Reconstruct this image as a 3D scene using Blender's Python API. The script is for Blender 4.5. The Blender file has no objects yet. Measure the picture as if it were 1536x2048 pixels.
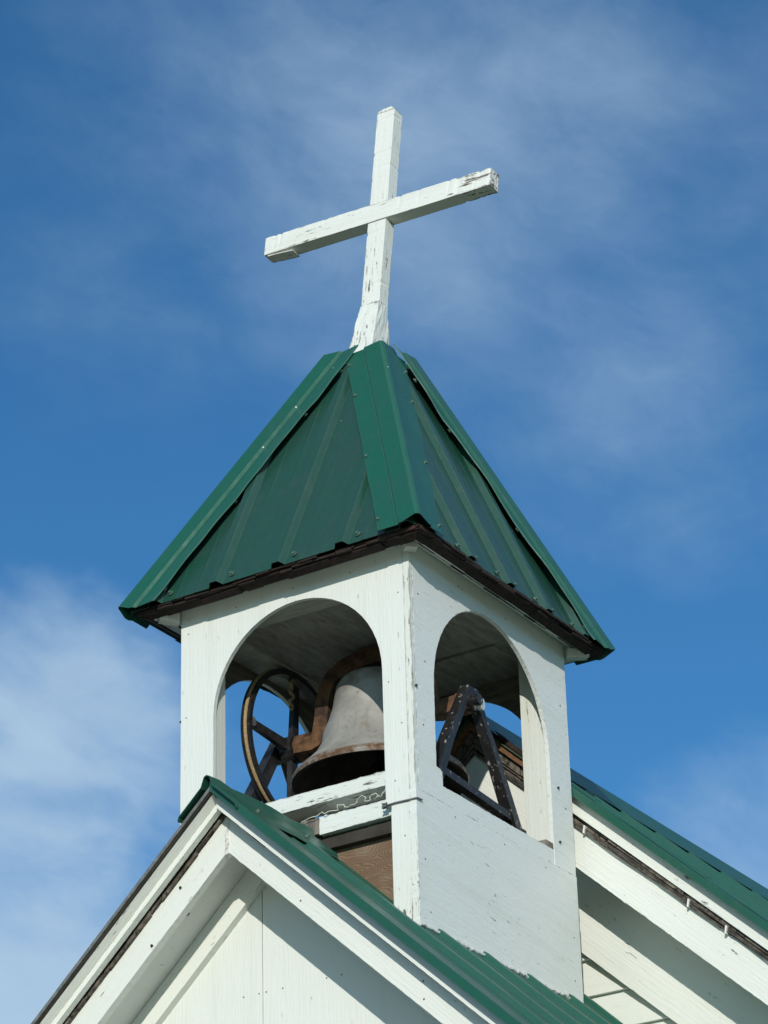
import bpy, bmesh, math, random
from mathutils import Vector, Matrix
random.seed(7)
R = math.radians
SC = bpy.context.scene
COL = SC.collection

# ------------------------------------------------------------------ camera, sky, sun, exposure
CAM = Vector((7.36652, -9.98788, -4.08422))
yaw, pit, rol = 0.5617, 0.4693, -0.0277
fw = Vector((-math.sin(yaw)*math.cos(pit), math.cos(yaw)*math.cos(pit), math.sin(pit)))
rt = Vector((math.cos(yaw), math.sin(yaw), 0)); up = rt.cross(fw)
rt2 = rt*math.cos(rol) + up*math.sin(rol); up2 = -rt*math.sin(rol) + up*math.cos(rol)
cd = bpy.data.cameras.new('camera'); cam = bpy.data.objects.new('camera', cd); COL.objects.link(cam)
M = Matrix((rt2, up2, -fw)).transposed().to_4x4(); M.translation = CAM
cam.matrix_world = M
cd.sensor_fit = 'VERTICAL'; cd.sensor_height = 24; cd.lens = 6131.88/2048*24
cd.clip_start = .1; cd.clip_end = 3000
SC.camera = cam

SUN = Vector((.53, -1.0, .38)).normalized()
sun_el = math.asin(SUN.z); sun_az = math.atan2(SUN.x, SUN.y)      # azimuth measured from +y, clockwise
sd = bpy.data.lights.new('sun', 'SUN'); sd.energy = 3.15; sd.angle = R(.5); sd.color = (1.0, .952, .87)
so = bpy.data.objects.new('sun', sd); COL.objects.link(so); so.location = (4, -8, 6)
so.rotation_euler = SUN.to_track_quat('Z', 'Y').to_euler()

W = bpy.data.worlds.new('World'); SC.world = W; W.use_nodes = True
SC.view_settings.view_transform = 'Standard'; SC.view_settings.look = 'None'
SC.view_settings.gamma = 1; SC.view_settings.exposure = 0.0

class NT:
    """tiny node-graph helper"""
    def __init__(s, nt): s.nt = nt; s.n = nt.nodes; s.l = nt.links
    def node(s, t, **kw):
        n = s.n.new(t)
        for k, v in kw.items():
            if k.startswith('i_'): n.inputs[k[2:]].default_value = v
            else: setattr(n, k, v)
        return n
    def link(s, a, b): s.l.new(a, b)
    def _in(s, n, i, v):
        if isinstance(v, (int, float)): n.inputs[i].default_value = v
        elif isinstance(v, (tuple, list)): n.inputs[i].default_value = v
        else: s.l.new(v, n.inputs[i])
    def math(s, op, a, b=0.0, c=None, clamp=False):
        n = s.n.new('ShaderNodeMath'); n.operation = op; n.use_clamp = clamp
        s._in(n, 0, a); s._in(n, 1, b)
        if c is not None: s._in(n, 2, c)
        return n.outputs[0]
    def vmath(s, op, a, b=(0, 0, 0)):
        n = s.n.new('ShaderNodeVectorMath'); n.operation = op
        s._in(n, 0, a); s._in(n, 1, b)
        return n.outputs['Value'] if op in ('DOT_PRODUCT', 'LENGTH') else n.outputs[0]
    def step(s, v, lo, hi, a=0.0, b=1.0):
        n = s.n.new('ShaderNodeMapRange'); n.interpolation_type = 'SMOOTHSTEP'
        s._in(n, 0, v); s._in(n, 1, lo); s._in(n, 2, hi); s._in(n, 3, a); s._in(n, 4, b)
        return n.outputs[0]
    def mix(s, f, a, b):
        n = s.n.new('ShaderNodeMix'); n.data_type = 'RGBA'
        s._in(n, 0, f)
        for i, v in ((6, a), (7, b)):
            if isinstance(v, tuple): n.inputs[i].default_value = (v[0], v[1], v[2], 1)
            else: s.l.new(v, n.inputs[i])
        return n.outputs[2]
    def noise(s, vec, scale, detail=4, rough=.55, dist=0.0):
        n = s.n.new('ShaderNodeTexNoise'); s._in(n, 0, vec)
        n.inputs['Scale'].default_value = scale; n.inputs['Detail'].default_value = detail
        n.inputs['Roughness'].default_value = rough; n.inputs['Distortion'].default_value = dist
        return n.outputs[0]
    def mapping(s, vec, loc=(0, 0, 0), rot=(0, 0, 0), scale=(1, 1, 1)):
        n = s.n.new('ShaderNodeMapping'); s.l.new(vec, n.inputs[0])
        n.inputs[1].default_value = loc; n.inputs[2].default_value = rot; n.inputs[3].default_value = scale
        return n.outputs[0]

def build_world():
    g = NT(W.node_tree); g.n.clear()
    out = g.node('ShaderNodeOutputWorld'); bg = g.node('ShaderNodeBackground')
    sky = g.node('ShaderNodeTexSky', sky_type='NISHITA', sun_disc=False)
    sky.sun_elevation = sun_el; sky.sun_rotation = sun_az
    sky.altitude = 300; sky.air_density = 1.0; sky.dust_density = .6; sky.ozone_density = 2.5
    d = g.vmath('NORMALIZE', g.node('ShaderNodeTexCoord').outputs['Generated'])
    # wind-drawn cirrus: noise on the sky sphere, stretched along the wind
    ca, sa = math.cos(R(-32)), math.sin(R(-32))
    cx = g.node('ShaderNodeCombineXYZ')
    g.link(g.vmath('DOT_PRODUCT', d, (ca, -sa, 0)), cx.inputs[0])
    g.link(g.vmath('DOT_PRODUCT', d, (sa, ca, 0)), cx.inputs[2])
    g.link(g.vmath('DOT_PRODUCT', d, (0, 0, 1)), cx.inputs[1])
    q = g.mapping(cx.outputs[0], rot=(0, 0, R(17)))
    n1 = g.noise(g.mapping(q, scale=(9, 17, 9)), 1.0, 6, .55, .3)
    n2 = g.noise(g.mapping(q, loc=(3.3, 1.7, 2), scale=(4, 7, 4)), 1.3, 3, .45, .3)
    n3 = g.noise(g.mapping(q, loc=(7, 4, 1), scale=(30, 46, 30)), 1.0, 6, .6, .5)
    wn = g.node('ShaderNodeTexNoise'); g.link(g.mapping(q, scale=(6, 9, 6)), wn.inputs[0]); wn.inputs['Scale'].default_value = 1.0; wn.inputs['Detail'].default_value = 5; wn.inputs['Roughness'].default_value = .6
    sc = g.vmath('MULTIPLY', g.vmath('SUBTRACT', wn.outputs['Color'], (.5, .5, .5)), (.13, .13, .09))
    dw = g.vmath('NORMALIZE', g.vmath('ADD', d, sc))
    dens = None
    def blob(el, az, rad, amt):
        nonlocal dens
        v = (math.cos(R(el))*math.sin(R(az)), math.cos(R(el))*math.cos(R(az)), math.sin(R(el)))
        c = g.vmath('DOT_PRODUCT', dw, v)
        f = g.step(c, math.cos(R(rad)), math.cos(R(rad*.35)), 0.0, amt)
        dens = f if dens is None else g.math('ADD', dens, f)
    for b in BLOBS: blob(*b)
    tex = g.math('ADD', g.math('MULTIPLY', n1, .45), g.math('ADD', g.math('MULTIPLY', n2, .45), g.math('MULTIPLY', n3, .20)))
    amp = g.math('ADD', 1.1, g.math('MULTIPLY', g.math('MINIMUM', g.math('MAXIMUM', dens, 0.0), 1.0), 2.6))
    fac = g.math('ADD', dens, g.math('MULTIPLY', g.math('SUBTRACT', tex, .54), amp))
    fac = g.step(fac, .0, 1.5, 0.0, .92)
    mul = g.node('ShaderNodeMix', data_type='RGBA', blend_type='MULTIPLY'); mul.inputs[0].default_value = 1
    g.link(sky.outputs[0], mul.inputs[6]); mul.inputs[7].default_value = SKY_TINT
    col = g.mix(fac, mul.outputs[2], CLOUD)
    g.link(col, bg.inputs[0]); bg.inputs[1].default_value = .125
    g.link(bg.outputs[0], out.inputs[0])
SKY_TINT = (.31, .70, .93, 1)
CLOUD = (3.5, 4.8, 6.15)
# elevation, azimuth (from +y clockwise), radius, amount, all in degrees
BLOBS = [(22.9, -39.4, 4.2, .92), (22.3, -37.2, 3.6, .42), (17.2, -40.2, 4.8, 1.0), (17.5, -38.0, 3.0, .25), (20.6, -39.0, 1.8, -.42), (35.8, -34.0, 8.5, .27), (32.0, -27.0, 8.0, .28),
         (20.0, -24.5, 3.6, .5), (27.8, -25.2, 4.0, .14), (19.0, 20, 40, .5), (30.0, -95, 45, .6), (35, 140, 75, .9), (70, 60, 45, .7)]  # the widest blobs are unseen clouds, added to whiten the fill light
build_world()

# ------------------------------------------------------------------ materials
def new_mat(name):
    m = bpy.data.materials.new(name); m.use_nodes = True
    g = NT(m.node_tree); p = g.n['Principled BSDF']
    return m, g, p
def obj_co(g): return g.node('ShaderNodeTexCoord').outputs['Object']
def bump(g, p, h, strength, dist):
    b = g.node('ShaderNodeBump'); b.inputs['Strength'].default_value = strength; b.inputs['Distance'].default_value = dist
    g.link(h, b.inputs['Height']); g.link(b.outputs[0], p.inputs['Normal'])

def white_paint(name, grain='z', peel=.0, edge=1.0, tone=(.74, .775, .735), streak=.5, rot=(0, 0, 0), seed=0.0, wood=(.16, .13, .105), rough=.55, end=None, stip=0.0):
    """old white paint on boards: grain along an axis, cracks, chips down to grey wood, worn arrises"""
    m, g, p = new_mat(name)
    co = g.mapping(obj_co(g), loc=(seed*3.1, seed*1.7, seed*2.3), rot=rot)
    st = {'x': (3, 60, 60), 'y': (60, 3, 60), 'z': (60, 60, 3)}[grain]
    fine = g.noise(g.mapping(co, scale=st), 1.6, 5, .65)
    st2 = {'x': (5, 42, 42), 'y': (42, 5, 42), 'z': (42, 42, 5)}[grain]
    chip = g.noise(g.mapping(co, scale=st2), 1.3, 6, .7, .3)
    big = g.noise(co, 2.6, 4, .55)
    mid = g.noise(co, 9.0, 4, .6)
    bev = g.node('ShaderNodeBevel', samples=3); bev.inputs[0].default_value = .012
    geo = g.node('ShaderNodeNewGeometry')
    e = g.math('SUBTRACT', 1.0, g.vmath('DOT_PRODUCT', bev.outputs[0], geo.outputs['Normal']), clamp=True)
    e = g.step(e, .01, .22)
    v = g.math('ADD', chip, g.math('MULTIPLY', g.math('SUBTRACT', big, .5), .45))
    v = g.math('ADD', v, g.math('MULTIPLY', e, .10*edge))
    v = g.math('ADD', v, g.math('MULTIPLY', g.math('SUBTRACT', mid, .5), .18))
    if end:
        sx = g.node('ShaderNodeSeparateXYZ'); g.link(obj_co(g), sx.inputs[0])
        v = g.math('ADD', v, g.step(sx.outputs['xyz'.index(end[0])], min(end[1:3]), max(end[1:3]), *((0, end[3]) if end[1] < end[2] else (end[3], 0))))
    bare = g.step(v, .70-peel, .73-peel)
    fleck = g.noise(g.mapping(co, loc=(5, 2, 9), scale=tuple(14 if x < 10 else 70 for x in st)), 1.0, 3, .6)
    fleck = g.math('MULTIPLY', g.step(fleck, .66-peel*.35, .72-peel*.35), g.step(mid, .42, .6))
    stain = g.step(g.noise(g.mapping(co, scale=tuple(x*.22 for x in st)), 1.2, 4, .6), .45, .8, 0, 1)
    c1 = g.mix(g.math('MULTIPLY', stain, .28*streak), tone, (tone[0]*.72, tone[1]*.72, tone[2]*.62))
    c1 = g.mix(g.step(fine, .60, .78, 0, .30*streak), c1, (.33, .33, .29))
    c1 = g.mix(g.step(big, .35, .75, 0, .10), c1, (tone[0]*.8, tone[1]*.82, tone[2]*.76))
    c1 = g.mix(g.math('MULTIPLY', fleck, .62), c1, (.20, .185, .15))
    wc = g.mix(fine, tuple(x*.55 for x in wood), tuple(x*1.5 for x in wood))
    g.link(g.mix(bare, c1, wc), p.inputs['Base Color'])
    g.link(g.math('ADD', g.math('MULTIPLY', bare, .3), rough), p.inputs['Roughness'])
    p.inputs['Specular IOR Level'].default_value = .35
    h = g.math('SUBTRACT', g.math('ADD', g.math('MULTIPLY', fine, .6), g.math('MULTIPLY', mid, .3)), g.math('MULTIPLY', bare, .8))
    if stip: h = g.math('ADD', h, g.math('MULTIPLY', g.noise(g.mapping(co, scale=(60, 22, 60)), 1.0, 5, .7, .4), stip))
    bump(g, p, h, .8, .005)
    return m

def green_metal(name, col, rough=.33, spec=.5, dots=True):
    m, g, p = new_mat(name)
    co = obj_co(g)
    n = g.noise(co, 3.5, 4, .6); n2 = g.noise(co, 22, 5, .65)
    c = g.mix(g.step(n, .3, .75, 0, .55), col, (col[0]*1.5+.006, col[1]*.82+.006, col[2]*.9+.012))
    c = g.mix(g.step(n2, .62, .80, 0, .22), c, (.10, .14, .12))
    stk = g.noise(g.mapping(co, scale=(13, 13, .9)), 1.2, 4, .6)
    c = g.mix(g.step(stk, .50, .74, 0, .30), c, (col[0]*2.2+.02, col[1]*.9+.02, col[2]*.95+.02))
    c = g.mix(g.step(g.noise(g.mapping(co, loc=(4, 4, 4), scale=(24, 24, 1.2)), 1.2, 4, .6), .58, .75, 0, .30), c, (col[0]*.5, col[1]*.5, col[2]*.5))
    if dots:
        v = g.node('ShaderNodeTexVoronoi'); g.link(co, v.inputs[0]); v.inputs['Scale'].default_value = 11
        d = g.step(v.outputs['Distance'], .035, .055, 1, 0)
        d = g.math('MULTIPLY', d, g.step(g.noise(co, 2.1, 1), .55, .60))
        c = g.mix(d, c, (.7, .74, .7))
    bev = g.node('ShaderNodeBevel', samples=3); bev.inputs[0].default_value = .006
    e = g.math('SUBTRACT', 1.0, g.vmath('DOT_PRODUCT', bev.outputs[0], g.node('ShaderNodeNewGeometry').outputs['Normal']), clamp=True)
    c = g.mix(g.math('MULTIPLY', g.step(e, .004, .10), g.step(n2, .25, .65, .1, .4)), c, (.09, .18, .13))
    g.link(c, p.inputs['Base Color'])
    p.inputs['Specular IOR Level'].default_value = spec
    g.link(g.math('ADD', g.math('MULTIPLY', n2, .16), rough-.08), p.inputs['Roughness'])
    bump(g, p, g.noise(co, 4.5, 3, .5), .6, .014)
    return m

def mottled(name, c1, c2, scale=12, rough=.7, stretch=(1, 1, 1), metal=0.0, bmp=.3, c3=None, t3=(.62, .72), dist=.003, seed=0):
    m, g, p = new_mat(name)
    co = g.mapping(obj_co(g), loc=(seed, seed*.7, -seed), scale=stretch)
    n = g.noise(co, scale, 6, .62, .3)
    c = g.mix(g.step(n, .32, .68), c1, c2)
    if c3:
        n2 = g.noise(co, scale*1.9, 6, .7)
        c = g.mix(g.step(n2, t3[0], t3[1]), c, c3)
    g.link(c, p.inputs['Base Color']); p.inputs['Roughness'].default_value = rough; p.inputs['Metallic'].default_value = metal
    bump(g, p, n, bmp, dist)
    return m

def plywood(name):
    """weathered bare plywood, swirling raised grain"""
    m, g, p = new_mat(name)
    co = obj_co(g)
    q = g.mapping(co, scale=(1.0, 1, 3.0))
    n = g.noise(q, 2.3, 2, .45, .2)
    r = g.math('FRACT', g.math('MULTIPLY', n, 60.0))
    ring = g.step(g.math('ABSOLUTE', g.math('SUBTRACT', r, .5)), .05, .42)
    fine = g.noise(g.mapping(co, scale=(4, 30, 90)), 1.5, 4, .6)
    c = g.mix(ring, (.15, .092, .054), (.215, .138, .082))
    c = g.mix(g.step(fine, .45, .75, 0, .5), c, (.13, .085, .055))
    c = g.mix(g.step(g.noise(co, 4, 3), .45, .7, 0, .5), c, (.30, .24, .17))
    g.link(c, p.inputs['Base Color']); p.inputs['Roughness'].default_value = .8
    bump(g, p, g.math('ADD', ring, fine), .5, .003)
    return m

def bell_metal(name):
    m, g, p = new_mat(name)
    co = obj_co(g)
    z = g.node('ShaderNodeSeparateXYZ'); g.link(co, z.inputs[0])
    n = g.noise(co, 5, 6, .65); n2 = g.noise(co, 26, 6, .7)
    c = g.mix(g.step(n, .3, .7), (.47, .465, .43), (.31, .30, .27))
    c = g.mix(g.step(n2, .56, .72, 0, .6), c, (.22, .15, .09))
    drip = g.noise(g.mapping(co, scale=(1, 1, .12)), 22, 4, .6)
    c = g.mix(g.step(drip, .55, .75, 0, .35), c, (.17, .15, .11))
    # the rust line along the sound bow
    band = g.step(g.math('ABSOLUTE', g.math('SUBTRACT', g.math('ADD', z.outputs[2], g.math('MULTIPLY', n, .03)), .028)), .012, .036, 1, 0)
    c = g.mix(g.math('MULTIPLY', band, g.step(n2, .3, .6)), c, (.17, .085, .04))
    top = g.step(z.outputs[2], .33, .55)
    c = g.mix(g.math('MULTIPLY', top, g.step(n, .4, .6)), c, (.16, .13, .08))
    g.link(c, p.inputs['Base Color']); p.inputs['Roughness'].default_value = .48; p.inputs['Metallic'].default_value = .25
    bump(g, p, n2, .6, .004)
    return m

M_front = white_paint('white_paint_front', 'z', -.02, .8, (.755, .785, .735), .75, end=('z', .15, .0, .33))
M_side = white_paint('white_paint_side', 'y', .005, .9, (.77, .80, .765), .8, rot=(R(6), 0, 0), seed=1, rough=.5, stip=.45)
M_back = white_paint('white_paint_inner', 'z', .03, .8, (.70, .72, .66), .8, seed=2)
M_trim = white_paint('white_paint_trim', 'x', .0, .9, (.77, .795, .735), .7, rot=(0, R(-43), 0), seed=3)
M_trimL = white_paint('white_paint_trim_left', 'x', .0, .9, (.77, .795, .735), .7, rot=(0, R(43), 0), seed=4)
M_bar = white_paint('white_paint_weathered', 'x', .085, 1.3, (.74, .77, .72), 1.0, seed=5)
M_cross = white_paint('white_paint_cross_post', 'z', .055, 1.2, (.765, .785, .73), 1.0, seed=6)
M_arm = white_paint('white_paint_cross_arm', 'x', .05, 1.5, (.765, .785, .73), 1.0, seed=8, end=('x', .36, .66, .13))
M_foot = white_paint('white_paint_cross_foot', 'z', .13, 1.0, (.74, .77, .71), 1.0, seed=9)
M_corner = white_paint('white_paint_corner', 'z', .055, 1.3, (.74, .765, .71), 1.0, seed=12)
M_clap = white_paint('white_paint_clapboard', 'x', .0, .4, (.76, .785, .72), .5, seed=10)
M_soffit = white_paint('white_paint_soffit', 'y', .0, .3, (.72, .74, .70), .5, seed=11)
M_graywood = mottled('grey_bare_wood', (.12, .105, .085), (.26, .235, .20), 3, .85, (12, 12, 2.2), bmp=.5)
M_green = green_metal('green_metal_panel', (.013, .069, .046), .32, .5)
M_cap = green_metal('green_metal_cap', (.007, .100, .060), .34, .45)
M_pgreen = green_metal('green_metal_porch', (.012, .092, .058), .40, .42)
M_shing = mottled('old_cedar_shingle', (.010, .007, .006), (.034, .019, .014), 9, .9, (3, 3, 3), bmp=.6, c3=(.11, .055, .04), t3=(.60, .72))
M_redwood = mottled('red_brown_board', (.022, .012, .010), (.062, .027, .021), 14, .85, (1, 1, 1), bmp=.4, c3=(.02, .014, .012))
M_rot = mottled('rotten_grey_shingle', (.045, .038, .030), (.19, .165, .13), 16, .95, (1, 1, 1), bmp=.7, c3=(.02, .018, .015), t3=(.5, .62), dist=.006)
M_ceil = mottled('dark_weathered_ceiling', (.19, .188, .168), (.31, .308, .28), 3.0, .85, (9, 2.2, 1), bmp=.3, c3=(.05, .048, .042), t3=(.58, .72))
M_ply = plywood('bare_plywood')
M_dark = mottled('dark_wood_and_shade', (.025, .021, .017), (.06, .052, .042), 6, .9, (1, 5, 1), bmp=.3)
M_iron = mottled('black_painted_iron', (.012, .012, .013), (.03, .03, .03), 34, .36, bmp=.3, c3=(.20, .17, .14), t3=(.645, .69))
M_rust = mottled('rusty_iron', (.028, .016, .010), (.18, .085, .034), 14, .75, bmp=.45, c3=(.035, .018, .012), t3=(.56, .70))
M_bell = bell_metal('weathered_bell_metal')
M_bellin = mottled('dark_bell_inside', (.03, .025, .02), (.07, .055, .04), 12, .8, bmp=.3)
M_rope = mottled('tan_rope', (.28, .20, .10), (.42, .31, .16), 90, .9, bmp=.8, dist=.004)
M_wire = mottled('grey_wire', (.10, .10, .10), (.22, .22, .21), 40, .5, metal=.3)
M_cord = mottled('pale_green_cord', (.5, .56, .46), (.62, .66, .56), 40, .6)
M_caulk = mottled('white_sealant', (.55, .54, .48), (.80, .82, .78), 40, .6, bmp=.6, c3=(.22, .15, .11), t3=(.58, .68))
M_screw = mottled('green_screw_head', (.05, .13, .09), (.16, .22, .18), 60, .35, metal=.3)
M_cable = mottled('dark_cable', (.03, .028, .024), (.12, .105, .085), 20, .7)
M_clip = mottled('white_clip', (.7, .7, .66), (.8, .8, .77), 30, .5)
M_grass = mottled('dry_grass', (.12, .12, .055), (.22, .205, .12), .8, 1.0, bmp=.2, c3=(.30, .27, .19), t3=(.5, .7))
M_gravel = mottled('gravel', (.25, .24, .22), (.42, .40, .36), 30, .95, bmp=.6)
M_edge = mottled('dull_grey_metal_edge', (.10, .11, .105), (.19, .20, .19), 30, .5)
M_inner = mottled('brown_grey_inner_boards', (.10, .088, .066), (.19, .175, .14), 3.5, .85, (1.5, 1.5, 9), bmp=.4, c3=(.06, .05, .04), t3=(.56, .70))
M_trimc = mottled('grey_green_ceiling_trim', (.34, .345, .30), (.47, .47, .42), 4, .8, (2, 9, 2), bmp=.3, c3=(.10, .10, .08), t3=(.6, .72))
M_bare = mottled('bare_brown_wood', (.10, .045, .02), (.20, .10, .045), 5, .8, (8, 8, 8), bmp=.4)
M_flake = mottled('iron_with_flaking_white_paint', (.010, .010, .011), (.024, .022, .021), 24, .4, bmp=.5, c3=(.40, .37, .33), t3=(.60, .655), dist=.004, stretch=(1, 1, .55))
M_eave = mottled('ragged_eave_wood', (.009, .007, .006), (.034, .018, .015), 11, .9, (3, 3, 3), bmp=.7, c3=(.14, .09, .07), t3=(.64, .72))
M_nail = mottled('rusty_nail_head', (.10, .08, .06), (.22, .17, .12), 60, .8)
M_window = mottled('window_glass', (.02, .025, .03), (.03, .035, .04), 3, .08)

# ------------------------------------------------------------------ mesh helpers
LOC = {}
def thing(name, label, cat, loc, group=None):
    o = bpy.data.objects.new(name, None); COL.objects.link(o); o.location = loc
    o.empty_display_size = .2
    o['label'] = label; o['category'] = cat
    if group: o['group'] = group
    LOC[o.name] = Vector(loc); return o
def origin(o):
    while o.parent: o = o.parent
    return LOC[o.name]
def part(name, bm, mat, parent, label=None, smooth=False, bev=0.0):
    if bev: bmesh.ops.bevel(bm, geom=[e for e in bm.edges if e.is_manifold and e.calc_face_angle(0) > .5], offset=bev, segments=1, affect='EDGES')
    bmesh.ops.recalc_face_normals(bm, faces=bm.faces)
    if parent is not None: bmesh.ops.translate(bm, vec=-origin(parent), verts=bm.verts)
    me = bpy.data.meshes.new(name); bm.to_mesh(me); bm.free()
    for m in (mat if isinstance(mat, (list, tuple)) else [mat]): me.materials.append(m)
    if smooth:
        for f in me.polygons: f.use_smooth = True
        me.set_sharp_from_angle(angle=R(40))
    o = bpy.data.objects.new(name, me); COL.objects.link(o)
    if parent is not None: o.parent = parent
    if label: o['label'] = label
    return o
def structure(name, bm, mat):
    o = part(name, bm, mat, None); o['kind'] = 'structure'; return o
def B(): return bmesh.new()
def box(bm, a, b):
    x0, y0, z0 = a; x1, y1, z1 = b
    v = [bm.verts.new(c) for c in ((x0,y0,z0),(x1,y0,z0),(x1,y1,z0),(x0,y1,z0),(x0,y0,z1),(x1,y0,z1),(x1,y1,z1),(x0,y1,z1))]
    for f in ((0,3,2,1),(4,5,6,7),(0,1,5,4),(1,2,6,5),(2,3,7,6),(3,0,4,7)): bm.faces.new([v[i] for i in f])
    return bm
def prism(bm, pts, ax, a, b):
    """extrude a 2D outline along an axis: ax 'x' pts=(y,z), 'y' pts=(x,z), 'z' pts=(x,y)"""
    def P(q, t): return {'x': (t, q[0], q[1]), 'y': (q[0], t, q[1]), 'z': (q[0], q[1], t)}[ax]
    A = [bm.verts.new(P(q, a)) for q in pts]; C = [bm.verts.new(P(q, b)) for q in pts]
    bm.faces.new(A); bm.faces.new(C[::-1])
    n = len(pts)
    for i in range(n): bm.faces.new([A[i], C[i], C[(i+1) % n], A[(i+1) % n]])
    return bm
def hexa(bm, lo, hi):
    """solid between two polygons with the same number of 3D points"""
    A = [bm.verts.new(q) for q in lo]; C = [bm.verts.new(q) for q in hi]; n = len(lo)
    bm.faces.new(A[::-1]); bm.faces.new(C)
    for i in range(n): bm.faces.new([A[i], A[(i+1) % n], C[(i+1) % n], C[i]])
    return bm
def sweep(bm, path, w, h, side=Vector((0, 1, 0)), cap=True, taper=None):
    """rectangular bar along a path; h is measured along `side`, w across it"""
    rings = []
    n = len(path); path = [Vector(p) for p in path]
    for i, p in enumerate(path):
        t = (path[min(i+1, n-1)]-path[max(i-1, 0)]).normalized()
        s = (side - t*side.dot(t)).normalized(); q = t.cross(s)
        k = taper[i] if taper else 1
        rings.append([bm.verts.new(p + q*w*k/2*a + s*h*k/2*b) for a, b in ((-1,-1),(1,-1),(1,1),(-1,1))])
    for a, b in zip(rings, rings[1:]):
        for i in range(4): bm.faces.new([a[i], a[(i+1) % 4], b[(i+1) % 4], b[i]])
    if cap: bm.faces.new(rings[0][::-1]); bm.faces.new(rings[-1])
    return bm
def tube(bm, path, r, seg=8):
    path = [Vector(p) for p in path]; rings = []; n = len(path)
    prev = None
    for i, p in enumerate(path):
        t = (path[min(i+1, n-1)]-path[max(i-1, 0)]).normalized()
        ref = prev if prev else (Vector((0,0,1)) if abs(t.z) < .9 else Vector((1,0,0)))
        s = (ref - t*ref.dot(t)).normalized(); prev = s; q = t.cross(s)
        rings.append([bm.verts.new(p + (s*math.cos(2*math.pi*k/seg)+q*math.sin(2*math.pi*k/seg))*r) for k in range(seg)])
    for a, b in zip(rings, rings[1:]):
        for k in range(seg): bm.faces.new([a[k], a[(k+1) % seg], b[(k+1) % seg], b[k]])
    bm.faces.new(rings[0][::-1]); bm.faces.new(rings[-1])
    return bm
def lathe(bm, prof, c, axis='z', seg=64, a0=0.0, a1=2*math.pi, closed=False):
    """prof = (radius, height) list spun round an axis through c"""
    full = abs(a1-a0-2*math.pi) < 1e-6
    n = seg if full else seg+1; rings = []
    for k in range(n):
        a = a0+(a1-a0)*k/seg; co, si = math.cos(a), math.sin(a); ring = []
        for r, h in prof:
            p = (r*co, r*si, h) if axis == 'z' else (h, r*co, r*si)
            ring.append(bm.verts.new((c[0]+p[0], c[1]+p[1], c[2]+p[2])))
        rings.append(ring)
    m = len(prof)
    for k in range(seg if full else seg):
        a, b = rings[k], rings[(k+1) % n]
        for i in range(m if closed else m-1):
            bm.faces.new([a[i], a[(i+1) % m], b[(i+1) % m], b[i]])
    bmesh.ops.remove_doubles(bm, verts=bm.verts, dist=1e-6)
    return bm
def rough_board(bm, pts, ax, a, b, n=40, j=.0025, chip=.0):
    """prism whose outline is cut into short pieces and shaken a little, like a weathered board's arris"""
    out = []
    for i in range(len(pts)):
        p, q = pts[i], pts[(i+1) % len(pts)]
        L = math.hypot(q[0]-p[0], q[1]-p[1]); k = max(1, int(L/.016))
        nx, nz = (q[1]-p[1])/max(L, 1e-6), -(q[0]-p[0])/max(L, 1e-6)
        for s in range(k):
            t = s/k; d = random.uniform(-j, j) if s else 0
            if chip and s and random.random() < chip: d -= random.uniform(.002, .005)
            out.append((p[0]+(q[0]-p[0])*t+nx*d, p[1]+(q[1]-p[1])*t+nz*d))
    return prism(bm, out, ax, a, b)
def arch(c, a, b, zs, n=28, up=True):
    """half ellipse from left spring to right spring"""
    return [(c - a*math.cos(math.pi*i/n), zs + b*math.sin(math.pi*i/n)) for i in range(n+1)]
def screw(parent, p, nrm, r=.009):
    bm = B(); nrm = Vector(nrm).normalized(); p = Vector(p)
    s = nrm.orthogonal().normalized(); q = nrm.cross(s)
    def ring(rr, h, k): return [bm.verts.new(p + nrm*h + (s*math.cos(2*math.pi*i/k)+q*math.sin(2*math.pi*i/k))*rr) for i in range(k)]
    w0 = ring(r*1.5, 0, 12); w1 = ring(r*1.5, .003, 12); bm.faces.new(w1); 
    for i in range(12): bm.faces.new([w0[i], w0[(i+1) % 12], w1[(i+1) % 12], w1[i]])
    h0 = ring(r, .003, 6); h1 = ring(r*.94, .012, 6); bm.faces.new(h1)
    for i in range(6): bm.faces.new([h0[i], h0[(i+1) % 6], h1[(i+1) % 6], h1[i]])
    return part('screw', bm, M_screw, parent)

# ------------------------------------------------------------------ ground
GZ = -5.7
bm = B(); 
for i in range(40):
    for j in range(40):
        pass
N = 48; S = 1400.0
def gx(i): 
    t = (i/N-.5)*2; return math.copysign(abs(t)**3*S, t)
vs = [[bm.verts.new((gx(i), gx(j), GZ + .05*math.sin(i*1.7)*math.cos(j*1.3) - .03)) for j in range(N+1)] for i in range(N+1)]
for i in range(N):
    for j in range(N): bm.faces.new([vs[i][j], vs[i+1][j], vs[i+1][j+1], vs[i][j+1]])
structure('ground', bm, M_grass)
bm = B(); prism(bm, [(-2.2, -40), (3.6, -40), (3.2, -3), (-1.9, -3)], 'z', GZ+.03, GZ+.06)
structure('gravel_drive', bm, M_gravel)

# ------------------------------------------------------------------ bell tower
TW, TD = 1.2, 1.325
tower = thing('bell_tower', 'square white wooden bell tower with arched openings and a green metal pyramid roof', 'bell tower', (.6, .66, 0))

# front arched wall (faces -y)
ac, aw, ah, az = .6125, .4375, .44, 1.165
fr = [(0, -.36), (0, 1.735), (1.166, 1.735), (1.166, -.36), (1.082, -.36), (1.078, .546), (1.052, .548)] + arch(ac, aw, ah, az)[::-1] + [(.175, -.36)]
fw_o = part('arched_wall', prism(B(), fr, 'y', 0, .021), M_front, tower, 'front wall with vertical grain and a tall arch')
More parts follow.
